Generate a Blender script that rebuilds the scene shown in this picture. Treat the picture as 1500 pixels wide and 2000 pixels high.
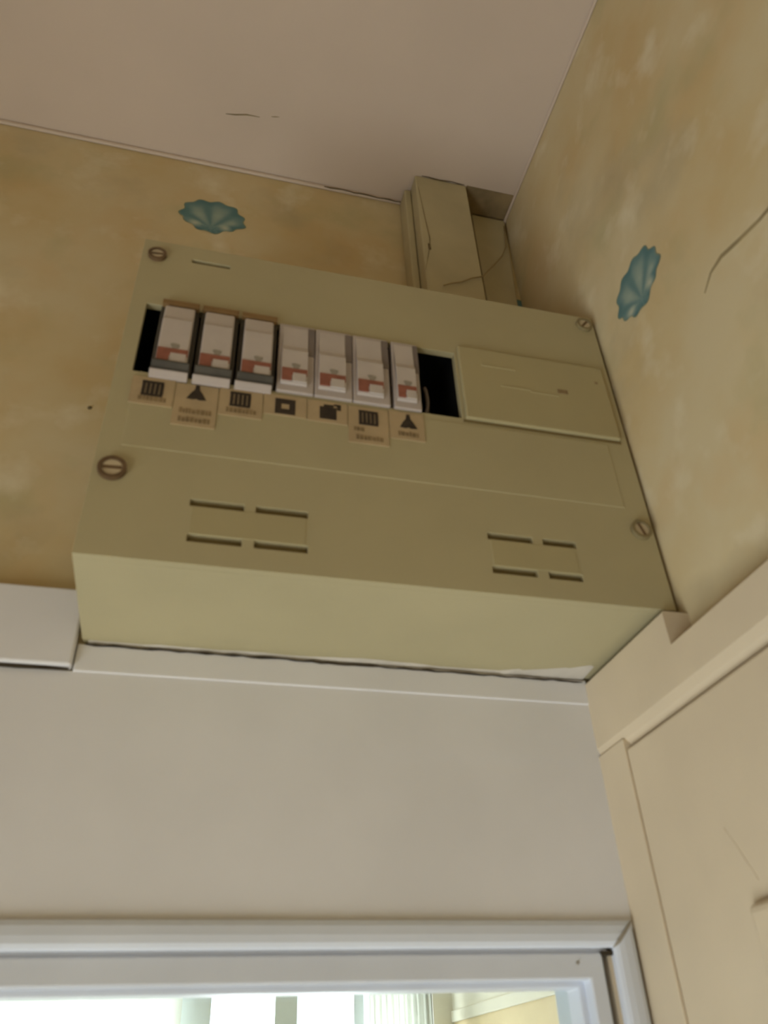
import bpy, bmesh, math, random
from mathutils import Matrix, Vector
random.seed(4)
for o in list(bpy.data.objects): bpy.data.objects.remove(o)
scene = bpy.context.scene
COL = scene.collection

# ---------------------------------------------------------------- measured frame
# u(x,y,z): measured units with the camera at the origin, y into the back wall; 1 unit = S metres.
S = 0.25
YB = 1.2813                      # back wall plane
CZ = 2.0                         # camera height above the floor (m)
def u(x, y, z): return Vector((x*S, (y-YB)*S, CZ+z*S))
XL, XR, ZT, ZB = -.1793, .7745, 1.3677, .631       # fuse box front face
ZC, XW = 2.1428, .7831                             # ceiling, right wall
XRF, ZRB, ZRT, ZBB = .7339, .469, .561, .577       # right wall casing face, casing bottom/top, band bottom
ZD1, ZD2, ZD3 = .211, .174, .128                   # door casing top, leaf top, glass top
YCOL = 1.1837

# ---------------------------------------------------------------- camera
cam = bpy.data.cameras.new('camera'); cam_o = bpy.data.objects.new('camera', cam); COL.objects.link(cam_o)
Rm = Matrix(((0.97, -0.11271, -0.2154), (-0.24004, -0.58438, -0.77516), (-0.03851, 0.80361, -0.5939)))
Mw = Rm.to_4x4(); Mw.translation = u(0, 0, 0); cam_o.matrix_world = Mw
cam.sensor_fit = 'VERTICAL'; cam.sensor_height = 36.0; cam.lens = 1546.2/2000*36
cam.dof.use_dof = True; cam.dof.focus_distance = 3.0; cam.dof.aperture_fstop = 22
cam.clip_start = 0.01; cam.clip_end = 100
scene.camera = cam_o

# ---------------------------------------------------------------- world, daylight, exposure
world = bpy.data.worlds.new('sky'); scene.world = world; world.use_nodes = True
bg = world.node_tree.nodes['Background']; bg.inputs[0].default_value = (.80, .90, 1, 1); bg.inputs[1].default_value = 2.2
def area(name, loc, target, sx, sy, power, col):
    l = bpy.data.lights.new(name, 'AREA'); l.shape = 'RECTANGLE'; l.size = sx; l.size_y = sy; l.energy = power; l.color = col
    o = bpy.data.objects.new(name, l); COL.objects.link(o); o.location = loc
    o.rotation_euler = (Vector(target)-Vector(loc)).to_track_quat('-Z', 'Y').to_euler(); return o
# daylight falling in through the low hall window left of the camera, and through the window of the room beyond
area('hall_window_daylight', (-.86, -.46, .96), (0, -.40, 1.22), .95, 1.2, 23.0, (.94, .975, 1))
area('far_room_window_daylight', (-.10, 3.25, 1.75), (-.1, 0, 1.45), 2.5, 1.9, 95, (.95, .98, 1))
vs = scene.view_settings; vs.view_transform = 'Standard'; vs.look = 'None'; vs.gamma = 1; vs.use_curve_mapping = False
vs.exposure = 0.38

# ---------------------------------------------------------------- helpers
def lin(c):
    f = lambda v: v/12.92 if v <= .04045 else ((v+.055)/1.055)**2.4
    return tuple(f(v/255) for v in c)+(1,)
MATS = {}
def mat(name, col, rough=.6, var=0, scale=20, bump=0, spec=.3, col2=None):
    m = bpy.data.materials.new(name); m.use_nodes = True; nt = m.node_tree; b = nt.nodes['Principled BSDF']
    b.inputs['Roughness'].default_value = rough; b.inputs['Specular IOR Level'].default_value = spec
    b.inputs['Base Color'].default_value = lin(col)
    if var or col2:
        tc = nt.nodes.new('ShaderNodeTexCoord'); n = nt.nodes.new('ShaderNodeTexNoise'); n.inputs['Scale'].default_value = scale; n.inputs['Detail'].default_value = 5
        nt.links.new(tc.outputs['Object'], n.inputs['Vector'])
        r = nt.nodes.new('ShaderNodeValToRGB'); r.color_ramp.elements[0].position = .35; r.color_ramp.elements[1].position = .65
        c2 = col2 or tuple(max(0, v*(1-var)) for v in col)
        r.color_ramp.elements[0].color = lin(c2); r.color_ramp.elements[1].color = lin(col)
        nt.links.new(n.outputs['Fac'], r.inputs['Fac']); nt.links.new(r.outputs['Color'], b.inputs['Base Color'])
        if bump:
            bp = nt.nodes.new('ShaderNodeBump'); bp.inputs['Strength'].default_value = bump; bp.inputs['Distance'].default_value = .001
            nt.links.new(n.outputs['Fac'], bp.inputs['Height']); nt.links.new(bp.outputs['Normal'], b.inputs['Normal'])
    MATS[name] = m; return m
def wallpaper():
    m = bpy.data.materials.new('sponged_wallpaper'); m.use_nodes = True; nt = m.node_tree; b = nt.nodes['Principled BSDF']; L = nt.links.new
    b.inputs['Roughness'].default_value = .75; b.inputs['Specular IOR Level'].default_value = .2
    g = nt.nodes.new('ShaderNodeNewGeometry')
    def noise(sc, det, off, rough=.55):
        mp = nt.nodes.new('ShaderNodeMapping'); mp.inputs['Location'].default_value = off
        L(g.outputs['Position'], mp.inputs['Vector'])
        n = nt.nodes.new('ShaderNodeTexNoise'); n.inputs['Scale'].default_value = sc; n.inputs['Detail'].default_value = det; n.inputs['Roughness'].default_value = rough
        L(mp.outputs['Vector'], n.inputs['Vector']); return n
    def ramp(n, a, b_, ca, cb):
        r = nt.nodes.new('ShaderNodeValToRGB'); e = r.color_ramp.elements
        e[0].position = a; e[1].position = b_; e[0].color = ca; e[1].color = cb; L(n.outputs['Fac'], r.inputs['Fac']); return r
    base = ramp(noise(14, 4, (0, 0, 0)), .36, .64, lin((202, 180, 136)), lin((208, 192, 156)))
    def over(prev, n, a, b_, col, amt):
        k = ramp(n, a, b_, (0, 0, 0, 1), (amt, amt, amt, 1)); mx = nt.nodes.new('ShaderNodeMix'); mx.data_type = 'RGBA'
        L(k.outputs['Color'], mx.inputs['Factor']); L(prev, mx.inputs['A']); mx.inputs['B'].default_value = lin(col); return mx.outputs['Result']
    c = over(base.outputs['Color'], noise(22, 3, (3, 1, 7)), .50, .68, (202, 170, 122), .35)
    c = over(c, noise(17, 4, (9, 4, 2)), .54, .72, (178, 170, 130), .6)
    c = over(c, noise(11, 5, (5, 8, 1)), .56, .74, (166, 154, 128), .55)
    c = over(c, noise(26, 4, (1, 8, 5)), .56, .72, (222, 210, 182), .75)
    L(c, b.inputs['Base Color'])
    bp = nt.nodes.new('ShaderNodeBump'); bp.inputs['Strength'].default_value = .12; bp.inputs['Distance'].default_value = .001
    L(noise(90, 3, (0, 0, 0)).outputs['Fac'], bp.inputs['Height']); L(bp.outputs['Normal'], b.inputs['Normal'])
    MATS['paper'] = m
wallpaper()
mat('ceiling', (206, 188, 172), .85, .03, 9)
mat('white_paint', (228, 226, 228), .42, .03, 14, .05, .4)
mat('casing_paint', (216, 221, 232), .38, .03, 22, .05, .4)
mat('cream_paint', (214, 197, 170), .45, .04, 16, .08, .4)
mat('duct_paint', (188, 176, 142), .55, .06, 30)
mat('box_plastic', (178, 167, 132), .48, .03, 18, 0, .4)
mat('box_plate', (174, 162, 124), .5, .03, 18, 0, .4)
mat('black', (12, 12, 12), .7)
mat('dark_grey', (78, 72, 62), .6, .15, 60)
mat('fuse_white', (196, 185, 178), .4, .03, 80, 0, .4)
mat('fuse_face', (184, 172, 166), .4, .03, 60, 0, .4)
mat('fuse_grey', (126, 114, 108), .5, .08, 60)
mat('red', (154, 96, 78), .5, .1, 300)
mat('mark_grey', (150, 142, 130), .6)
mat('tan', (140, 110, 70), .6, .1, 60)
mat('sticker', (182, 160, 126), .6, .05, 90)
mat('ink', (62, 52, 42), .7, .2, 400)
mat('faint_ink', (150, 128, 94), .7, .15, 400)
mat('slit', (124, 108, 72), .7)
mat('screw_ring', (112, 88, 62), .55, .15, 200)
mat('pale_ring', (138, 124, 90), .5, .1, 200)
mat('screw_head', (196, 180, 150), .4, .08, 200, 0, .5)
mat('caulk', (206, 198, 186), .6, .06, 60)
mat('gap_dark', (70, 60, 46), .9, .3, 120)  # dark tone of open gaps and of the painted gap shadow
mat('scuff', (150, 132, 96), .8, .2, 90)
mat('wire', (160, 140, 102), .6)
mat('soft_gap', (112, 96, 68), .9, .2, 120)
mat('ceiling_shade', (150, 130, 96), .8, .2, 60)  # brown tone holding the painted shade of the ceiling corner
mat('pale_scuff', (160, 142, 106), .8, .1, 90)
mat('floor', (124, 108, 92), .5, .08, 6)
mat('far_yellow', (232, 212, 170), .7, .03, 8)
mat('far_white', (236, 230, 212), .7, .02, 8)
mat('frame_white', (226, 236, 240), .5, .02, 8)
def glass():
    m = bpy.data.materials.new('glass'); m.use_nodes = True; nt = m.node_tree; nt.nodes.remove(nt.nodes['Principled BSDF'])
    out = nt.nodes['Material Output']; t = nt.nodes.new('ShaderNodeBsdfTransparent'); t.inputs[0].default_value = (.96, .98, .97, 1)
    gl = nt.nodes.new('ShaderNodeBsdfGlossy'); gl.inputs['Roughness'].default_value = .02; mx = nt.nodes.new('ShaderNodeMixShader'); mx.inputs[0].default_value = .05
    nt.links.new(t.outputs[0], mx.inputs[1]); nt.links.new(gl.outputs[0], mx.inputs[2]); nt.links.new(mx.outputs[0], out.inputs[0]); MATS['glass'] = m
glass()
def sheer():
    m = bpy.data.materials.new('sheer'); m.use_nodes = True; nt = m.node_tree; nt.nodes.remove(nt.nodes['Principled BSDF'])
    out = nt.nodes['Material Output']; d = nt.nodes.new('ShaderNodeBsdfDiffuse'); d.inputs[0].default_value = (.88, .88, .84, 1)
    t = nt.nodes.new('ShaderNodeBsdfTranslucent'); t.inputs[0].default_value = (.86, .87, .82, 1); mx = nt.nodes.new('ShaderNodeMixShader'); mx.inputs[0].default_value = .55
    nt.links.new(d.outputs[0], mx.inputs[1]); nt.links.new(t.outputs[0], mx.inputs[2]); nt.links.new(mx.outputs[0], out.inputs[0]); MATS['sheer'] = m
sheer()

def obj(name, bm, m, parent=None, bevel=0, seg=2, smooth=False):
    me = bpy.data.meshes.new(name); bmesh.ops.recalc_face_normals(bm, faces=bm.faces); bm.to_mesh(me); bm.free()
    if smooth:
        for p in me.polygons: p.use_smooth = True
    me.materials.append(MATS[m]); o = bpy.data.objects.new(name, me); COL.objects.link(o)
    if parent: o.parent = parent; o.matrix_parent_inverse = Matrix.Translation(-parent.location)
    if bevel:
        md = o.modifiers.new('bevel', 'BEVEL'); md.width = bevel; md.segments = seg; md.limit_method = 'ANGLE'; md.angle_limit = math.radians(40)
    return o
def bx(bm, a, b):
    x0, x1 = sorted((a[0], b[0])); y0, y1 = sorted((a[1], b[1])); z0, z1 = sorted((a[2], b[2]))
    v = [bm.verts.new((x, y, z)) for z in (z0, z1) for y in (y0, y1) for x in (x0, x1)]
    for f in ((0, 1, 3, 2), (4, 5, 7, 6), (0, 1, 5, 4), (2, 3, 7, 6), (0, 2, 6, 4), (1, 3, 7, 5)): bm.faces.new([v[i] for i in f])
def ub(bm, a, b): bx(bm, u(*a), u(*b))
def box(name, a, b, m, parent=None, bevel=0, raw=False, **k):
    bm = bmesh.new(); (bx if raw else ub)(bm, a, b); return obj(name, bm, m, parent, bevel, **k)
def prism(bm, prof, fn, t0, t1):
    """extrude a 2D profile between t0 and t1; fn(p, q, t) -> point"""
    A = [bm.verts.new(fn(p, q, t0)) for p, q in prof]; B = [bm.verts.new(fn(p, q, t1)) for p, q in prof]; n = len(prof)
    for i in range(n): bm.faces.new((A[i], A[(i+1) % n], B[(i+1) % n], B[i]))
    bm.faces.new(A); bm.faces.new(B)
def plate(bm, xs, zs, holes, fn, t):
    """flat plate on a grid with rectangular holes: fn(x, z, depth); holes = [(x0,x1,z0,z1)]"""
    xs = sorted(set(xs+[h[i] for h in holes for i in (0, 1)])); zs = sorted(set(zs+[h[i] for h in holes for i in (2, 3)]))
    solid = lambda i, j: 0 <= i < len(xs)-1 and 0 <= j < len(zs)-1 and not any(h[0]-1e-9 <= xs[i] and xs[i+1] <= h[1]+1e-9 and h[2]-1e-9 <= zs[j] and zs[j+1] <= h[3]+1e-9 for h in holes)
    V = {}
    def v(i, j, k):
        if (i, j, k) not in V: V[(i, j, k)] = bm.verts.new(fn(xs[i], zs[j], t*k))
        return V[(i, j, k)]
    for i in range(len(xs)-1):
        for j in range(len(zs)-1):
            if not solid(i, j): continue
            for k in (0, 1): bm.faces.new((v(i, j, k), v(i+1, j, k), v(i+1, j+1, k), v(i, j+1, k)))
            for (di, dj, a, b) in ((-1, 0, (i, j), (i, j+1)), (1, 0, (i+1, j), (i+1, j+1)), (0, -1, (i, j), (i+1, j)), (0, 1, (i, j+1), (i+1, j+1))):
                if not solid(i+di, j+dj): bm.faces.new((v(*a, 0), v(*b, 0), v(*b, 1), v(*a, 1)))
def empty(name, loc):
    o = bpy.data.objects.new(name, None); o.location = loc; o.empty_display_size = .02; COL.objects.link(o); return o
def tag(o, label, cat, group=None):
    o['label'] = label; o['category'] = cat
    if group: o['group'] = group
    return o
def struct(o, label=None):
    o['kind'] = 'structure'
    if label: o['label'] = label
    return o
def tube(bm, pts, r, n=6):
    rings = []
    for i, p in enumerate(pts):
        d = (pts[min(i+1, len(pts)-1)]-pts[max(i-1, 0)]).normalized(); a = d.cross(Vector((.3, .2, .9))).normalized(); b = d.cross(a)
        rings.append([bm.verts.new(p+r*(math.cos(t)*a+math.sin(t)*b)) for t in [2*math.pi*k/n for k in range(n)]])
    for A, B in zip(rings, rings[1:]):
        for k in range(n): bm.faces.new((A[k], A[(k+1) % n], B[(k+1) % n], B[k]))
    bm.faces.new(rings[0]); bm.faces.new(rings[-1])
def ragged_strip(name, pts, w, m, nrm, parent=None, thick=.0004):
    """a thin crack or paint edge lying on a surface: pts along it, nrm the surface normal"""
    bm = bmesh.new(); top = []; N = Vector(nrm)
    for i, p in enumerate(pts):
        d = (pts[min(i+1, len(pts)-1)]-pts[max(i-1, 0)]).normalized(); s = d.cross(N).normalized()
        ww = w*random.uniform(.35, 1)*(.25 if i in (0, len(pts)-1) else 1)
        top.append([bm.verts.new(p+N*h+s*ww*k) for h in (.0, thick) for k in (-.5, .5)])
    for A, B in zip(top, top[1:]):
        for a, b in ((0, 1), (1, 3), (3, 2), (2, 0)): bm.faces.new((A[a], A[b], B[b], B[a]))
    bm.faces.new([top[0][i] for i in (0, 1, 3, 2)]); bm.faces.new([top[-1][i] for i in (0, 1, 3, 2)])
    return obj(name, bm, m, parent)
def lerp_pts(a, b, n, jit=0):
    a, b = Vector(a), Vector(b); return [a.lerp(b, i/(n-1))+Vector([random.uniform(-jit, jit) for _ in range(3)])*(0 < i < n-1) for i in range(n)]

# ---------------------------------------------------------------- the room
ceil_z = CZ+ZC*S; xw = XW*S; hall_left, hall_front = -.68, -1.6
DX0, DX1 = -2.3, .690                       # glazed door opening, units
dz = CZ+ZD2*S; dxa, dxb = DX0*S, DX1*S
bm = bmesh.new()
bx(bm, (hall_left-.1, 0, dz), (xw+.1, .022, ceil_z)); bx(bm, (hall_left-.1, 0, 0), (dxa, .022, dz)); bx(bm, (dxb, 0, 0), (xw+.1, .022, dz))
wall_back = struct(obj('wall_back', bm, 'paper'), 'ochre sponged wallpaper wall behind the fuse box')
ry0, ry1 = -.85, (1.20-YB)*S               # side door opening along y (m)
rz = CZ+ZRB*S+.002
bm = bmesh.new()
bx(bm, (xw, hall_front-.1, rz), (xw+.1, 0, ceil_z)); bx(bm, (xw, ry1, 0), (xw+.1, 0, rz)); bx(bm, (xw, hall_front-.1, 0), (xw+.1, ry0, rz))
wall_right = struct(obj('wall_right', bm, 'paper'), 'ochre sponged wallpaper wall beside the fuse box')
struct(box('wall_front', (hall_left-.1, hall_front-.1, 0), (xw+.1, hall_front, ceil_z), 'paper', raw=True))
wy0, wy1, wz0, wz1 = -1.0, -.05, .40, 1.58      # low window in the left wall, out of view
bm = bmesh.new(); plate(bm, [hall_front, 0], [0, ceil_z], [(wy0, wy1, wz0, wz1)], lambda y, z, t: Vector((hall_left-t, y, z)), .1)
struct(obj('wall_left', bm, 'paper'))
ceiling = struct(box('ceiling', (hall_left-.1, hall_front-.1, ceil_z), (xw+.1, .12, ceil_z+.1), 'ceiling', raw=True), 'warm white painted ceiling')
struct(box('floor', (-2.2, hall_front-.1, -.1), (1.3, 3.1, 0), 'floor', raw=True))

# low hall window
wn = struct(empty('window_2', (hall_left-.05, wy0, wz0)), 'low hall window')
ym = (wy0+wy1)/2; wh = [(wy0+.05, ym-.03, wz0+.06, wz1-.06), (ym+.03, wy1-.05, wz0+.06, wz1-.06)]
bm = bmesh.new(); plate(bm, [wy0, wy1], [wz0, wz1], wh, lambda y, z, t: Vector((hall_left-.08+t, y, z)), .04); obj('window_frame', bm, 'frame_white', wn)
for a, b, c, d in wh: box('pane', (hall_left-.062, a, c), (hall_left-.058, b, d), 'glass', wn, raw=True)

# white fascia board over the door, thin band above it and the painted strip that butts against the box
struct(box('trim_1', (hall_left/S, YB-.008, ZD1-.01), (XRF+.004, YB, ZBB), 'white_paint'), 'white painted board above the glazed door')
struct(box('trim_2', (XL-.006, YB-.011, ZBB), (XRF+.004, YB, ZB-.005), 'white_paint', bevel=.0006), 'narrow white band under the fuse box')
struct(box('trim_3', (hall_left/S, YB-.024, ZBB+.004), (XL-.008, YB, .722), 'white_paint', bevel=.0010), 'white painted rail that butts against the fuse box')
t3 = bpy.data.objects['trim_3']
ragged_strip('gap_line', lerp_pts(u(-1.2, YB-.012, ZBB+.001), u(XL-.012, YB-.012, ZBB+.001), 40, .0001), .0022, 'gap_dark', (0, -1, 0), t3, .0008)
# casing of the side door: head along the right wall, leg in the corner
def R_(p, q, t): return u(p, t, q)
def casing_section(zt): return [(XW, zt), (XRF+.003, zt), (XRF, zt-.003), (XRF, ZRB+.024), (XRF+.006, ZRB+.010), (XRF+.016, ZRB), (XW, ZRB)]
ch = struct(empty('trim_4', u(XW, 1.0, ZRB)), 'cream painted casing over the side door')
bm = bmesh.new(); prism(bm, casing_section(ZRT), R_, -3.4, .985); obj('casing_head', bm, 'cream_paint', ch)
bm = bmesh.new(); prism(bm, casing_section(ZB-.012), R_, .985, YB-.004); obj('casing_block', bm, 'cream_paint', ch)
struct(box('trim_5', (XRF, 1.1837, -CZ/S), (XW+.01, YB-.002, ZRB+.01), 'cream_paint', bevel=.0004), 'cream painted casing leg of the side door in the corner')
# side door leaf
door2 = struct(empty('door_2', u(XW, 1.18, -CZ/S)), 'cream painted panelled side door')
xd = XRF+.0025
bm = bmesh.new(); Dz0, Dz1 = -CZ/S+.04, ZRB-.008; Dy0, Dy1 = -2.1, 1.1835
ph = [(.955-1.85, .955, -3.2, .168), (.955-1.85, .955, -7.2, -3.7)]
plate(bm, [Dy0, Dy1], [Dz0, Dz1], ph, lambda a, b, t: u(xd+t, a, b), .14)
obj('door_leaf', bm, 'cream_paint', door2, bevel=.0012)
for a, b, c, d in ph:
    box('door_panel', (xd+.05, a-.01, c-.01), (xd+.10, b+.01, d+.01), 'cream_paint', door2)
    bm = bmesh.new(); plate(bm, [a-.012, b+.012], [c-.012, d+.012], [(a+.06, b-.06, c+.06, d-.06)], lambda p, q, t: u(xd-.016+t, p, q), .045)
    obj('panel_moulding', bm, 'cream_paint', door2, bevel=.003, seg=3)
ragged_strip('joint_crack', lerp_pts(u(xd, .985, .28), u(xd, .945, .205), 7, .0001), .0005, 'cream_paint', (-1, 0, 0), door2, .0002)

# casing of the glazed door
YF = YB-.034
def casing_prof(): return [(0, 0), (0, .011), (.003, .015), (.008, .018), (.018, .019), (.030, .018), (.037, .0155), (.038, .0)]
bm = bmesh.new()
prof = [(ZD2+w, YB-d) for w, d in casing_prof()]
A = [bm.verts.new(u(DX1+(z-ZD2)*1.0, y, z)) for z, y in prof]; B = [bm.verts.new(u(DX0-(z-ZD2), y, z)) for z, y in prof]; n = len(prof)
C = [bm.verts.new(u(DX1+(z-ZD2), y, -CZ/S)) for z, y in prof]; D = [bm.verts.new(u(DX0-(z-ZD2), y, -CZ/S)) for z, y in prof]
def strip_obj(name, P, Q, parent):
    b2 = bmesh.new(); p = [b2.verts.new(v) for v in P]; q = [b2.verts.new(v) for v in Q]; n = len(p)
    for i in range(n): b2.faces.new((p[i], p[(i+1) % n], q[(i+1) % n], q[i]))
    b2.faces.new(p); b2.faces.new(q); return obj(name, b2, 'casing_paint', parent)
A, B, C, D = [[v.co.copy() for v in X] for X in (A, B, C, D)]; bm.free()
tr = struct(empty('trim_6', u(DX1, YB, -CZ/S)), 'white moulded casing around the glazed door')
strip_obj('casing_head', A, B, tr); strip_obj('casing_leg', A, C, tr); strip_obj('casing_leg', B, D, tr)
ragged_strip('mitre_crack', [A[q]+Vector((0, -.0002, 0)) for q in range(1, 7)], .0016, 'mark_grey', (0, -1, 0), tr, .0003)
# frame lining inside the opening
box('lining', (DX1-.006, YB-.001, -CZ/S), (DX1+.0, YB+.088, ZD2), 'cream_paint', tr)
box('lining', (DX0, YB-.001, -CZ/S), (DX0+.006, YB+.088, ZD2), 'casing_paint', tr)
box('lining', (DX0, YB-.001, ZD2-.005), (DX1, YB+.088, ZD2), 'casing_paint', tr)
# glazed door leaf
door1 = struct(empty('door_1', u(DX1, YB+.04, -CZ/S)), 'white glazed door')
LX0, LX1, LZ1 = DX0+.012, DX1-.018, ZD2-.0055
gx0, gx1, gz1 = LX0+.16, .646, ZD3+.004
bm = bmesh.new(); plate(bm, [LX0, LX1], [-CZ/S+.03, LZ1], [(gx0, gx1, -4.6, gz1)], lambda x, z, t: u(x, YB-.006+t, z), .14)
obj('door_leaf', bm, 'casing_paint', door1, bevel=.0008)
box('glass_pane', (gx0-.01, YB+.068, -4.61), (gx1+.01, YB+.082, gz1+.01), 'glass', door1)
bm = bmesh.new(); plate(bm, [gx0-.002, gx1+.002], [-4.602, gz1+.002], [(gx0+.010, gx1-.010, -4.59, gz1-.008)], lambda x, z, t: u(x, YB+.02+t, z), .045)
obj('glazing_bead', bm, 'casing_paint', door1, bevel=.0006)
bm = bmesh.new(); ub(bm, (DX1-.020, YB-.009, ZD2-.010), (DX1-.001, YB+.005, ZD2-.0045)); obj('corner_gap', bm, 'gap_dark', door1)
bm = bmesh.new(); bmesh.ops.create_uvsphere(bm, u_segments=10, v_segments=6, radius=.0007, matrix=Matrix.Translation(u(.628, YB-.006, ZD2-.020))); obj('nail_head', bm, 'mark_grey', door1)

# bead of ceiling paint along the back wall, with its open crack
cb = struct(box('trim_7', (hall_left/S, YB-.010, ZC-.014), (.455, YB, ZC), 'ceiling', bevel=.0014), 'painted bead where the back wall meets the ceiling')
ragged_strip('ceiling_crack', lerp_pts(u(.22, YB-.0105, ZC-.013), u(.452, YB-.0105, ZC-.013), 14, .0003), .0014, 'soft_gap', (0, -1, 0), cb, .0004)
struct(box('trim_8', (XW-.008, -8.0, ZC-.010), (XW, YB, ZC), 'ceiling', bevel=.001), 'painted bead where the side wall meets the ceiling')
ragged_strip('hairline_crack', [u(-.075, 1.127, ZC), u(-.05, 1.124, ZC), u(-.02, 1.117, ZC), u(.015, 1.116, ZC)], .0011, 'scuff', (0, 0, -1), ceiling, .0003)
ragged_strip('hairline_crack', [u(.045, 1.108, ZC), u(.055, 1.106, ZC), u(.066, 1.104, ZC)], .0007, 'scuff', (0, 0, -1), ceiling, .0003)
ragged_strip('scuff_mark', [u(XW, .70, 1.085), u(XW, .672, 1.104), u(XW, .64, 1.106), u(XW, .60, 1.092), u(XW, .55, 1.077), u(XW, .50, 1.07), u(XW, .45, 1.05)], .0022, 'pale_scuff', (-1, 0, 0), wall_right, .0003)

# ---------------------------------------------------------------- shells printed on the wallpaper
def shell_material():
    m = bpy.data.materials.new('shell_print'); m.use_nodes = True; nt = m.node_tree; b = nt.nodes['Principled BSDF']
    a = nt.nodes.new('ShaderNodeVertexColor'); a.layer_name = 'print'; nt.links.new(a.outputs['Color'], b.inputs['Base Color']); b.inputs['Roughness'].default_value = .75; b.inputs['Specular IOR Level'].default_value = .2
    MATS['shell'] = m
shell_material()
def shell(centre, ax, up, w, h, nrm, parent, flip=1):
    """scallop motif: fan of ribs from a hinge low in the middle, lobed rim, two pale curls beside the hinge"""
    bm = bmesh.new(); NR, NA = 14, 96; cols = {}
    pts = []
    dark, mid, pale, white = (86, 120, 124), (120, 144, 140), (166, 176, 162), (196, 194, 172)
    mix = lambda a, b, t: tuple(a[i]+(b[i]-a[i])*t for i in range(3))
    def outline(t):            # t = angle, 0 = right, pi/2 = up
        r = 1+.055*math.cos(11*(t-.3))+.03*math.cos(5*t+1)
        if math.sin(t) < -.2: r *= .90+.10*abs(math.cos(t*2+.4))
        return r
    hinge = (0.0, -.62)
    for j in range(NR+1):
        for i in range(NA):
            t = 2*math.pi*i/NA; k = j/NR; r = outline(t)
            p = math.cos(t)*r*k; q = math.sin(t)*r*k*(.98 if q_up(t) else .9)
            ang = math.atan2(q-hinge[1], p-hinge[0]); rad = math.hypot(p, q-hinge[1])
            rib = .5+.5*math.cos(ang*8.5+.9)
            c = mix(mid, pale, .75*rib*max(0, 1-abs(rad-.75)/.7))
            c = mix(c, dark, min(1, max(0, (k-.62)/.25))*(.55+.45*(1-rib)))
            c = mix(c, dark, max(0, 1-rib*2.2)*.6)
            for sx in (-.5, .42):
                d = math.hypot((p-sx)/.17, (q+.50)/.15)
                if d < 1.3: c = mix(c, white, max(0, 1-d*.7))
            if k > .985: c = mix(c, (150, 140, 100), .5)
            pts.append((p, q, c))
    V = [bm.verts.new(Vector(centre)+Vector(ax)*(p*flip*w/2*S)+Vector(up)*(q*h/2*S)+Vector(nrm)*.00025) for p, q, c in pts]
    cl = bm.loops.layers.color.new('print'); idx = {v: pts[i][2] for i, v in enumerate(V)}
    for j in range(NR):
        for i in range(NA):
            a = V[j*NA+i]; b = V[j*NA+(i+1) % NA]; c = V[(j+1)*NA+(i+1) % NA]; d = V[(j+1)*NA+i]
            f = bm.faces.new((d, c, b, a))
            for l in f.loops: l[cl] = tuple(v/255 for v in idx[l.vert])+(1,)
    o = obj('shell_motif', bm, 'shell', parent); o['label'] = 'teal scallop shell printed on the wallpaper'; return o
def q_up(t): return math.sin(t) > 0
shell(u(-.077, YB, 1.893), (1, 0, 0), (0, 0, 1), .170, .150, (0, -1, 0), wall_back)
shell(u(XW, .842, 1.287), (0, -1, 0), (0, 0, 1), .160, .138, (-1, 0, 0), wall_right)
shell(u(XW, .585, .80), (0, -1, 0), (0, 0, 1), .15, .135, (-1, 0, 0), wall_right)
shell(u(.735, YB, 1.72), (1, 0, 0), (0, 0, 1), .150, .138, (0, -1, 0), wall_back)

bm = bmesh.new(); bmesh.ops.create_uvsphere(bm, u_segments=10, v_segments=6, radius=.0011, matrix=Matrix.Translation(u(-.2604, YB, 1.161))); obj('nail_head', bm, 'soft_gap', wall_back)
# ---------------------------------------------------------------- cable ducts above the box
bm = bmesh.new(); ub(bm, (.470, YCOL, ZT-.02), (.626, YB, ZC-.003))
duct = tag(obj('cable_duct', bm, 'duct_paint', bevel=.001), 'painted square cable duct rising from the fuse box to the ceiling', 'cable duct')
ragged_strip('paint_crack', [u(.4705, YCOL, 1.70), u(.489, YCOL, 1.80), u(.492, YCOL, 1.84), u(.484, YCOL, 1.95), u(.476, YCOL, 2.08)], .0009, 'scuff', (0, -1, 0), duct, .0003)
box('nail_mark', (.485, YCOL-.001, 1.79), (.492, YCOL, 1.815), 'soft_gap', duct)
ragged_strip('top_crack', lerp_pts(u(.49, YCOL-.001, ZC-.004), u(.62, YCOL-.001, ZC-.004), 8, .0003), .0011, 'soft_gap', (0, -1, 0), duct, .0004)
box('side_fillet', (.449, YB-.055, ZT-.02), (.469, YB, ZC-.016), 'duct_paint', duct, bevel=.001)
bm = bmesh.new()
prism(bm, [(.672, ZT-.02), (.748, ZT-.02), (.778, ZC-.006), (.672, ZC-.006)], lambda p, q, t: u(p, t, q), YB-.014, YB)
tag(obj('cover_strip', bm, 'duct_paint', bevel=.0006), 'flat painted cover strip between the cable duct and the corner', 'cover strip')
bm = bmesh.new(); ub(bm, (.629, YCOL, ZC-.003), (XW-.008, YB-.001, ZC)); o = obj('shade_patch', bm, 'ceiling_shade', ceiling)  # thin brown sheet paints the ceiling's shade between duct and side wall
ragged_strip('joint_shadow', lerp_pts(u(.675, YB-.015, ZC-.005), u(.775, YB-.015, ZC-.005), 6, .0003), .0018, 'soft_gap', (0, -1, 0), wall_back, .0006)  # ceiling joint above the cover strip, its edge shadow painted in
wp = [(.512, YCOL-.006, 1.640), (.535, YCOL-.006, 1.655), (.562, YCOL-.006, 1.667), (.592, YCOL-.007, 1.690), (.624, YCOL-.008, 1.705), (.655, 1.21, 1.775), (.700, 1.235, 1.86), (.735, 1.25, 1.925), (.757, 1.258, 1.985), (.762, 1.26, 2.02), (.770, 1.262, 2.10)]
bm = bmesh.new(); tube(bm, [u(*p) for p in wp], .0005, 6)
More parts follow.
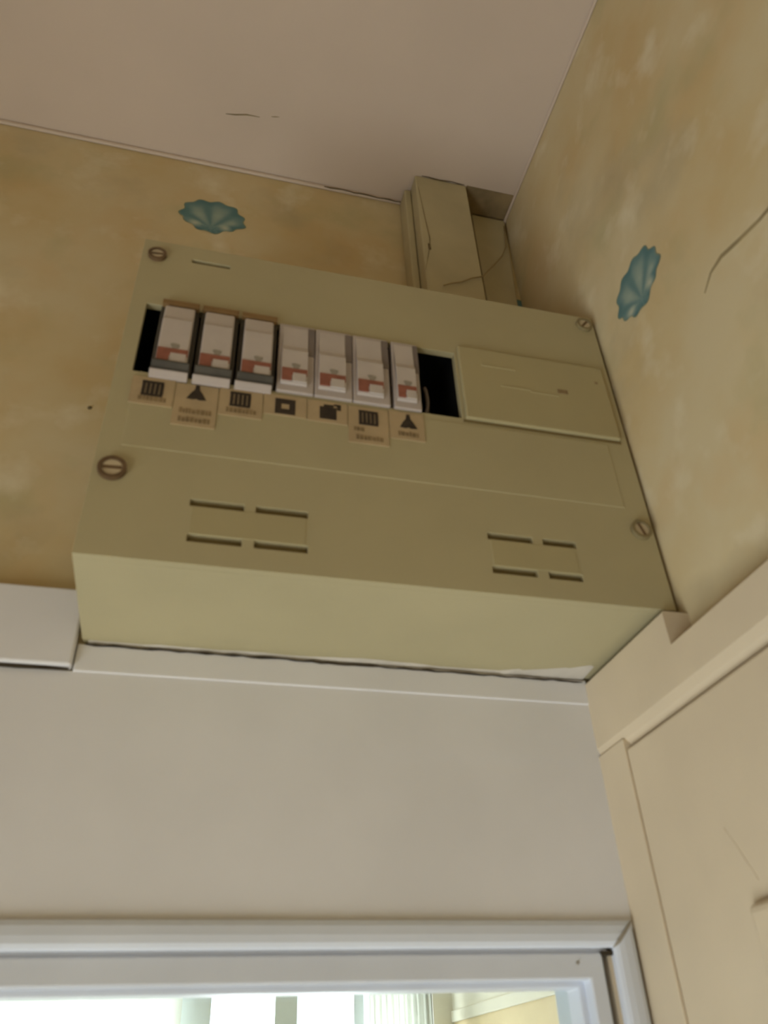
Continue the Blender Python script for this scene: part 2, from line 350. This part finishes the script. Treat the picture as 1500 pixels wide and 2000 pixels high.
tag(obj('thin_cable', bm, 'wire', smooth=True), 'thin slack cable looping from the duct to the corner', 'cable')

# ---------------------------------------------------------------- fuse box
W, H = XR-XL, ZT-ZB
fx = lambda a: XL+a*W
fz = lambda b: ZB+b*H
fb = tag(empty('fuse_box', u((XL+XR)/2, YB, ZB)), 'beige plastic fuse box mounted high in the corner above the glazed door', 'fuse box')
BACK = YB-.006
# enclosure: four sides and a back, open to the front
bm = bmesh.new()
ub(bm, (XL, 1.0138, ZB), (XR, BACK, ZB+.014)); ub(bm, (XL, 1.0138, ZT-.014), (XR, BACK, ZT))
ub(bm, (XL, 1.0138, ZB+.014), (XL+.016, BACK, ZT-.014)); ub(bm, (XR-.016, 1.0138, ZB+.014), (XR, BACK, ZT-.014))
obj('enclosure', bm, 'box_plastic', fb)
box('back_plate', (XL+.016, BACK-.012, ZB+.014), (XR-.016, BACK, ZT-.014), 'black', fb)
bm = bmesh.new(); ub(bm, (XL+.03, 1.2, fz(.60)), (XR-.03, 1.215, fz(.66))); obj('mounting_rail', bm, 'dark_grey', fb)
# inside shroud keeps the device bay dark
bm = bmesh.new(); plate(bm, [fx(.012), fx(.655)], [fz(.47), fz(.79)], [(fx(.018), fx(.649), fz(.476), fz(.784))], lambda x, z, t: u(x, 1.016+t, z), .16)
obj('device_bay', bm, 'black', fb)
# front cover with the device slot and vent slits cut through
slits = [(.158, .244, .151), (.263, .349, .151), (.160, .245, .0625), (.264, .350, .0625), (.664, .748, .151), (.768, .832, .151), (.665, .747, .0615), (.768, .832, .0615)]
holes = [(fx(.029), fx(.646), fz(.507), fz(.746))]+[(fx(a), fx(b), fz(c-.009), fz(c+.009)) for a, b, c in slits]+[(fx(.098), fx(.175), fz(.934), fz(.948))]
bm = bmesh.new(); plate(bm, [XL, XR], [ZB, ZT], holes, lambda x, z, t: u(x, 1+t, z), .014)
cover = obj('front_cover', bm, 'box_plastic', fb, bevel=.0004)
box('slit_backing', (fx(.13), 1.0095, fz(.03)), (fx(.86), 1.0135, fz(.19)), 'slit', cover)
box('slit_backing', (fx(.09), 1.0095, fz(.925)), (fx(.185), 1.0135, fz(.955)), 'slit', cover)
# slightly proud knock-out fields between the slits
for a, b in ((.162, .346), (.668, .828)): box('knock_out', (fx(a), .9990, fz(.072)), (fx(b), 1.001, fz(.1415)), 'box_plate', cover, bevel=.0002)
# raised label field with its lower edge
box('label_field', (fx(.036), .9988, fz(.281)), (fx(.952), 1.001, fz(.487)), 'box_plastic', cover, bevel=.0003)
# blanking plate
bm = bmesh.new(); ub(bm, (fx(.652), .991, fz(.503)), (fx(.982), 1.001, fz(.768))); bp = obj('blanking_plate', bm, 'box_plate', fb, bevel=.0008)
box('shadow_groove', (fx(.648), .9985, fz(.494)), (fx(.984), 1.0005, fz(.5025)), 'slit', bp)
for i, (a, b, c, d) in enumerate(((.70, .775, .70, .708), (.735, .80, .632, .638), (.80, .862, .626, .632), (.862, .885, .640, .655))): box('embossed_bar', (fx(a), .9900, fz(c)), (fx(b), .9915, fz(d)), 'faint_ink' if i == 3 else 'box_plate', bp, bevel=.0001)
box('embossed_bar', (fx(.955), .9900, fz(.700)), (fx(.962), .9915, fz(.707)), 'faint_ink', bp)
# corner screws
def disc(bm, c, r, y0, y1, n=24, rin=0):
    cx, cz = c
    ring = lambda y, rr: [bm.verts.new(u(cx+rr*math.cos(2*math.pi*k/n), y, cz+rr*math.sin(2*math.pi*k/n))) for k in range(n)]
    A, B = ring(y0, r), ring(y1, r)
    for k in range(n): bm.faces.new((A[k], A[(k+1) % n], B[(k+1) % n], B[k]))
    if rin:
        a, b = ring(y0, rin), ring(y1, rin)
        for k in range(n):
            bm.faces.new((a[k], a[(k+1) % n], b[(k+1) % n], b[k])); bm.faces.new((A[k], A[(k+1) % n], a[(k+1) % n], a[k])); bm.faces.new((B[k], B[(k+1) % n], b[(k+1) % n], b[k]))
    else: bm.faces.new(A); bm.faces.new(B)
for (a, b, ang, ring, sc) in ((.030, .936, .1, 'screw_ring', .8), (.031, .212, .05, 'screw_ring', 1), (.974, .960, .9, 'pale_ring', .85), (.972, .216, 1.9, 'pale_ring', .9)):
    c = (fx(a), fz(b)); r = .0215*sc
    bm = bmesh.new(); disc(bm, c, r, .992, 1.002, rin=r*.72); s = obj('screw', bm, ring, fb)
    bm = bmesh.new(); disc(bm, c, r*.70, .994, 1.002); obj('screw_head', bm, 'screw_head', s)
    bm = bmesh.new(); prism(bm, [(-r*.66, -r*.15), (r*.66, -r*.15), (r*.66, r*.15), (-r*.66, r*.15)], lambda p, q, t: u(c[0]+p*math.cos(ang)-q*math.sin(ang), t, c[1]+p*math.sin(ang)+q*math.cos(ang)), .9935, .998)
    obj('screw_slot', bm, 'screw_ring', s)
# paint and filler smeared along the back of the underside
bm = bmesh.new(); n = 22; top = []; random.seed(9)
for i in range(n):
    k = i/(n-1); x = XL+.01+k*(XRF-XL-.012); wd = .010+random.uniform(0, .006)+.062*max(0, (k-.80)/.20)**1.3+.012*max(0, 1-abs(k-.55)/.1)
    top.append([bm.verts.new(u(x, y, z)) for y, z in ((BACK, ZB+.003), (BACK, ZB-.003-.004*random.random()), (BACK-wd, ZB+.0015), (BACK-wd, ZB+.003))])
for A, B in zip(top, top[1:]):
    for k in range(4): bm.faces.new((A[k], A[(k+1) % 4], B[(k+1) % 4], B[k]))
bm.faces.new(top[0]); bm.faces.new(top[-1]); obj('paint_smear', bm, 'caulk', fb)
ragged_strip('gap_shadow', lerp_pts(u(XL+.005, YB-.012, ZB-.006), u(XRF-.006, YB-.012, ZB-.010), 60, .0002), .0012, 'gap_dark', (0, -.9, -.4), fb, .0004)  # dark strip painted in as the shadow in the gap behind the box

# stickers under the fuses with their pictograms
P = W*.0755
names = ['radiator', 'lamp', 'radiator', 'socket', 'pot', 'radiator', 'lamp']
bots = [.405, .357, .405, .428, .425, .375, .405]; tops = [.488, .484, .488, .492, .492, .490, .494]; lines = [1, 2, 1, 0, 0, 2, 1]
icon_u = [.069, .145, .221, .302, .382, .457, .534]; icon_v = [.453, .457, .457, .456, .459, .456, .461]
edges = [.032, .107, .183, .262, .342, .418, .496, .566]
for i in range(7):
    a, b = edges[i]+.001, edges[i+1]-.001
    st = box('label_sticker', (fx(a), .9968, fz(bots[i])), (fx(b), .9988, fz(tops[i])), 'sticker', fb)
    cx, cz = fx(icon_u[i]), fz(icon_v[i]); r = .0175; y0, y1 = .9961, .9970; k = names[i]
    bm = bmesh.new()
    def rect(p0, q0, p1, q1): ub(bm, (cx+p0*r, y0, cz+q0*r), (cx+p1*r, y1, cz+q1*r))
    if k == 'radiator':
        rect(-1, .72, 1, 1); rect(-1, -.95, 1, -.68)
        for q in range(5): rect(-.98+q*.42, -.68, -.98+q*.42+.33, .72)
    elif k == 'lamp':
        prism(bm, [(-.16, 1.1), (.16, 1.1), (.26, .45), (.55, .0), (.92, -.75), (.3, -.82), (0, -.7), (-.3, -.82), (-.92, -.75), (-.55, .0), (-.26, .45)], lambda p, q, t: u(cx+p*r, t, cz+q*r), y0, y1)
    elif k == 'socket':
        plate(bm, [cx-r, cx+r], [cz-r, cz+r], [(cx-.38*r, cx+.40*r, cz-.34*r, cz+.36*r)], lambda x, z, t: u(x, y0+t, z), y1-y0)
    else:
        rect(-.9, -1, .8, .62); rect(-.5, .68, .5, .95); rect(.85, .35, 1.25, 1.1); rect(.5, .9, 1.0, 1.1)
    obj('pictogram', bm, 'ink', st)
    if lines[i]:
        bm = bmesh.new()
        for l in range(lines[i]):
            zl = fz(bots[i]+.010+.026*(lines[i]-1-l)); x = fx(a)+.008
            if i in (5,) and l == 0: xe = fx(a)+.03
            else: xe = fx(b)-.008
            x += random.uniform(0, .008)
            while x < xe-.004:
                wl = random.uniform(.003, .007); ub(bm, (x, y0, zl), (min(x+wl, xe), y1, zl+fz(.016)-fz(0)-random.uniform(0, .003))); x += wl+.0014
        obj('small_print', bm, 'faint_ink', st)
# cables glimpsed inside the empty bay
for k, (a0, a1, b0, b1) in enumerate(((.575, .59, .52, .66), (.60, .585, .50, .62), (.62, .63, .5, .74))):
    bm = bmesh.new(); tube(bm, [u(fx(a0+(a1-a0)*t+.012*math.sin(t*3+k)), 1.045+.03*k, fz(b0+(b1-b0)*t)) for t in [q/8 for q in range(9)]], .0009, 8)
    obj('inner_cable', bm, 'dark_grey' if k else 'fuse_grey', fb, smooth=True)

# ---------------------------------------------------------------- the seven fuse carriers
def fuse(i, a, b, kind):
    """a, b: left and right edges in cover units"""
    t = empty('fuse_carrier', u((fx(a)+fx(b))/2, 1.19, fz(.51)))
    x0, x1 = fx(a), fx(b); w = x1-x0; zb, zt = fz(.511 if kind == 'framed' else .512), fz(.742)
    if kind == 'framed':
        bm = bmesh.new(); ub(bm, (x0+.0015, .997, zb), (x1-.0015, 1.198, zt)); obj('housing', bm, 'dark_grey', t, bevel=.0006)
        cx0, cx1, yf = x0+w*.13, x1-w*.13, .978
        # rounded cradle below the carrier
        bm = bmesh.new(); prism(bm, [(.997, zb-.002), (.982, zb-.001), (.973, zb+.003), (.973, zb+.007), (.997, zb+.009)], lambda p, q, s: u(s, p, q), x0+w*.06, x1-w*.06); obj('cradle', bm, 'dark_grey', t, bevel=.0006)
        box('top_lip', (x0+w*.04, .988, zt-.004), (x1-w*.04, 1.0, zt+.009), 'tan', t, bevel=.0003)
        bz, tz = zb+.008, zt-.004
        bm = bmesh.new(); prism(bm, [(1.0, bz), (yf+.002, bz), (yf, bz+.01), (yf, tz-.05), (yf+.004, tz-.04), (yf+.008, tz-.008), (yf+.014, tz), (1.0, tz)], lambda p, q, s: u(s, p, q), cx0, cx1)
        obj('carrier', bm, 'fuse_white', t, bevel=.0008, seg=3)
        bm = bmesh.new(); prism(bm, [(1.0, zb-.017), (.994, zb-.015), (.986, zb-.006), (.986, zb-.003), (1.0, zb-.003)], lambda p, q, s: u(s, p, q), x0+.002, x1-w*.08); obj('terminal_cover', bm, 'fuse_face', t, bevel=.0005)
    else:
        bm = bmesh.new(); ub(bm, (x0+.0006, .993, zb-.006), (x1-.0006, 1.198, zt)); obj('housing', bm, 'fuse_face', t, bevel=.0006)
        cx0, cx1, yf = x0+w*.10, x1-w*.20, .984
        bz, tz = zb+.010, zt-.004
        bm = bmesh.new(); prism(bm, [(.994, bz), (yf+.004, bz), (yf, bz+.008), (yf, tz-.075), (yf+.006, tz-.060), (yf+.008, tz-.006), (yf+.012, tz), (.994, tz)], lambda p, q, s: u(s, p, q), cx0, cx1)
        obj('carrier', bm, 'fuse_white', t, bevel=.0007, seg=3)
        box('side_channel', (x1-w*.19, .9915, zt-.080), (x1-w*.015, .994, zt-.006), 'fuse_grey', t)
    cw = cx1-cx0
    # printed marks on the carrier front
    zr = bz+.016
    box('red_band', (cx0+.001, yf-.0012, zr), (cx1-.001, yf+.001, zr+.016), 'red', t)
    box('red_block', (cx0+.001, yf-.0012, zr-.014), (cx0+cw*.40, yf+.001, zr), 'red', t)
    box('white_tab', (cx0+cw*.44, yf-.0022, zr-.016), (cx1-cw*.06, yf+.001, zr+.005), 'fuse_white', t, bevel=.0002)
    bm = bmesh.new(); mx, mz = cx0+cw*.54, zr+.024
    prism(bm, [(-.008, .004), (-.003, .006), (.008, .004), (.008, 0), (.004, -.008), (-.003, -.008), (-.006, -.002)], lambda p, q, s: u(mx+p, s, mz+q), yf-.0008, yf+.001)
    obj('printed_mark', bm, 'mark_grey', t)
    return t
fe = [.056, .131, .206, .281, .354, .428, .502, .564]
gap = [0, 0, 0, .002, 0, 0, .006]
desc = ['dark-framed white fuse carrier next to the black slot end, above a radiator pictogram', 'dark-framed white fuse carrier above a lamp pictogram with two lines of print',
        'dark-framed white fuse carrier above a radiator pictogram, beside the unframed ones', 'unframed white fuse carrier above the square socket pictogram',
        'unframed white fuse carrier above the cooking pot pictogram', 'unframed white fuse carrier above a radiator pictogram, between pot and lamp pictograms',
        'unframed narrow white fuse carrier beside the empty black bay, above a lamp pictogram']
for i in range(7):
    t = fuse(i, fe[i]+gap[i], fe[i+1], 'framed' if i < 3 else 'plain')
    tag(t, desc[i], 'fuse', 'fuse carriers in the fuse box')

# ---------------------------------------------------------------- the room beyond the glazed door
cy = -YB*S                                   # camera y in metres
FY = cy+3.2; FX0, FX1 = -1.9, 1.06
fz_c = 2.62
wb0, wb1, wb_z0, wb_z1 = -1.25, .97, .9, 2.46
bm = bmesh.new(); plate(bm, [FX0, FX1], [0, fz_c], [(wb0, wb1, wb_z0, wb_z1)], lambda x, z, t: Vector((x, FY+t, z)), .12); struct(obj('wall_far', bm, 'far_white'))
struct(box('wall_far_right', (FX1, .12, 0), (FX1+.1, FY, fz_c), 'far_yellow', raw=True), 'yellow painted wall of the room beyond')
struct(box('wall_far_left', (FX0-.1, .12, 0), (FX0, FY, fz_c), 'far_white', raw=True))
zr_ = CZ+.222
struct(box('trim_9', (FX1-.012, .14, zr_-.018), (FX1, FY, zr_+.018), 'far_white', raw=True, bevel=.004), 'cream picture rail on the yellow wall beyond the door')
struct(box('trim_10', (FX1-.004, .14, zr_+.018), (FX1, FY, fz_c), 'far_white', raw=True), 'pale upper part of the yellow wall beyond the door')
struct(box('ceiling_far', (FX0-.1, .12, fz_c), (FX1+.1, FY+.12, fz_c+.1), 'far_white', raw=True))
bm = bmesh.new(); bx(bm, (hall_left-.1-.9, .02, 0), (hall_left-.1, .12, fz_c)); bx(bm, (xw+.1, .02, 0), (FX1+.1, .12, fz_c)); struct(obj('wall_partition', bm, 'far_white'))
w1 = struct(empty('window_1', (wb0, FY, wb_z0)), 'bright window of the room beyond the glazed door')
bars = [(wb0, wb0+.05), (.10, .20), (.42, .497), (.70, .735), (wb1-.05, wb1)]
bars = sorted(bars); hol = [(bars[i][1], bars[i+1][0], wb_z0+.06, wb_z1-.06) for i in range(len(bars)-1)]
bm = bmesh.new(); plate(bm, [wb0, wb1], [wb_z0, wb_z1], hol, lambda x, z, t: Vector((x, FY+.03+t, z)), .05); obj('window_frame', bm, 'frame_white', w1)
for a, b, c, d in hol: box('pane', (a, FY+.05, c), (b, FY+.054, d), 'glass', w1, raw=True)
def curtain(x0, x1, lab):
    bm = bmesh.new(); n = 60; rows = []
    for i in range(n+1):
        x = x0+(x1-x0)*i/n; y = FY-.06+.007*math.sin(i*1.1)+.003*math.sin(i*2.7)
        rows.append([bm.verts.new((x, y+t, z)) for t in (0, .0012) for z in (.05, 2.5)])
    for A, B in zip(rows, rows[1:]):
        for a, b in ((0, 1), (1, 3), (3, 2), (2, 0)): bm.faces.new((A[a], A[b], B[b], B[a]))
    bm.faces.new([rows[0][i] for i in (0, 1, 3, 2)]); bm.faces.new([rows[-1][i] for i in (0, 1, 3, 2)])
    tag(obj('sheer_curtain', bm, 'sheer', smooth=True), lab, 'curtain')
curtain(-1.4, .10, 'wide sheer white curtain left of the far window panes')
curtain(.735, .965, 'narrow sheer white curtain beside the yellow far wall')
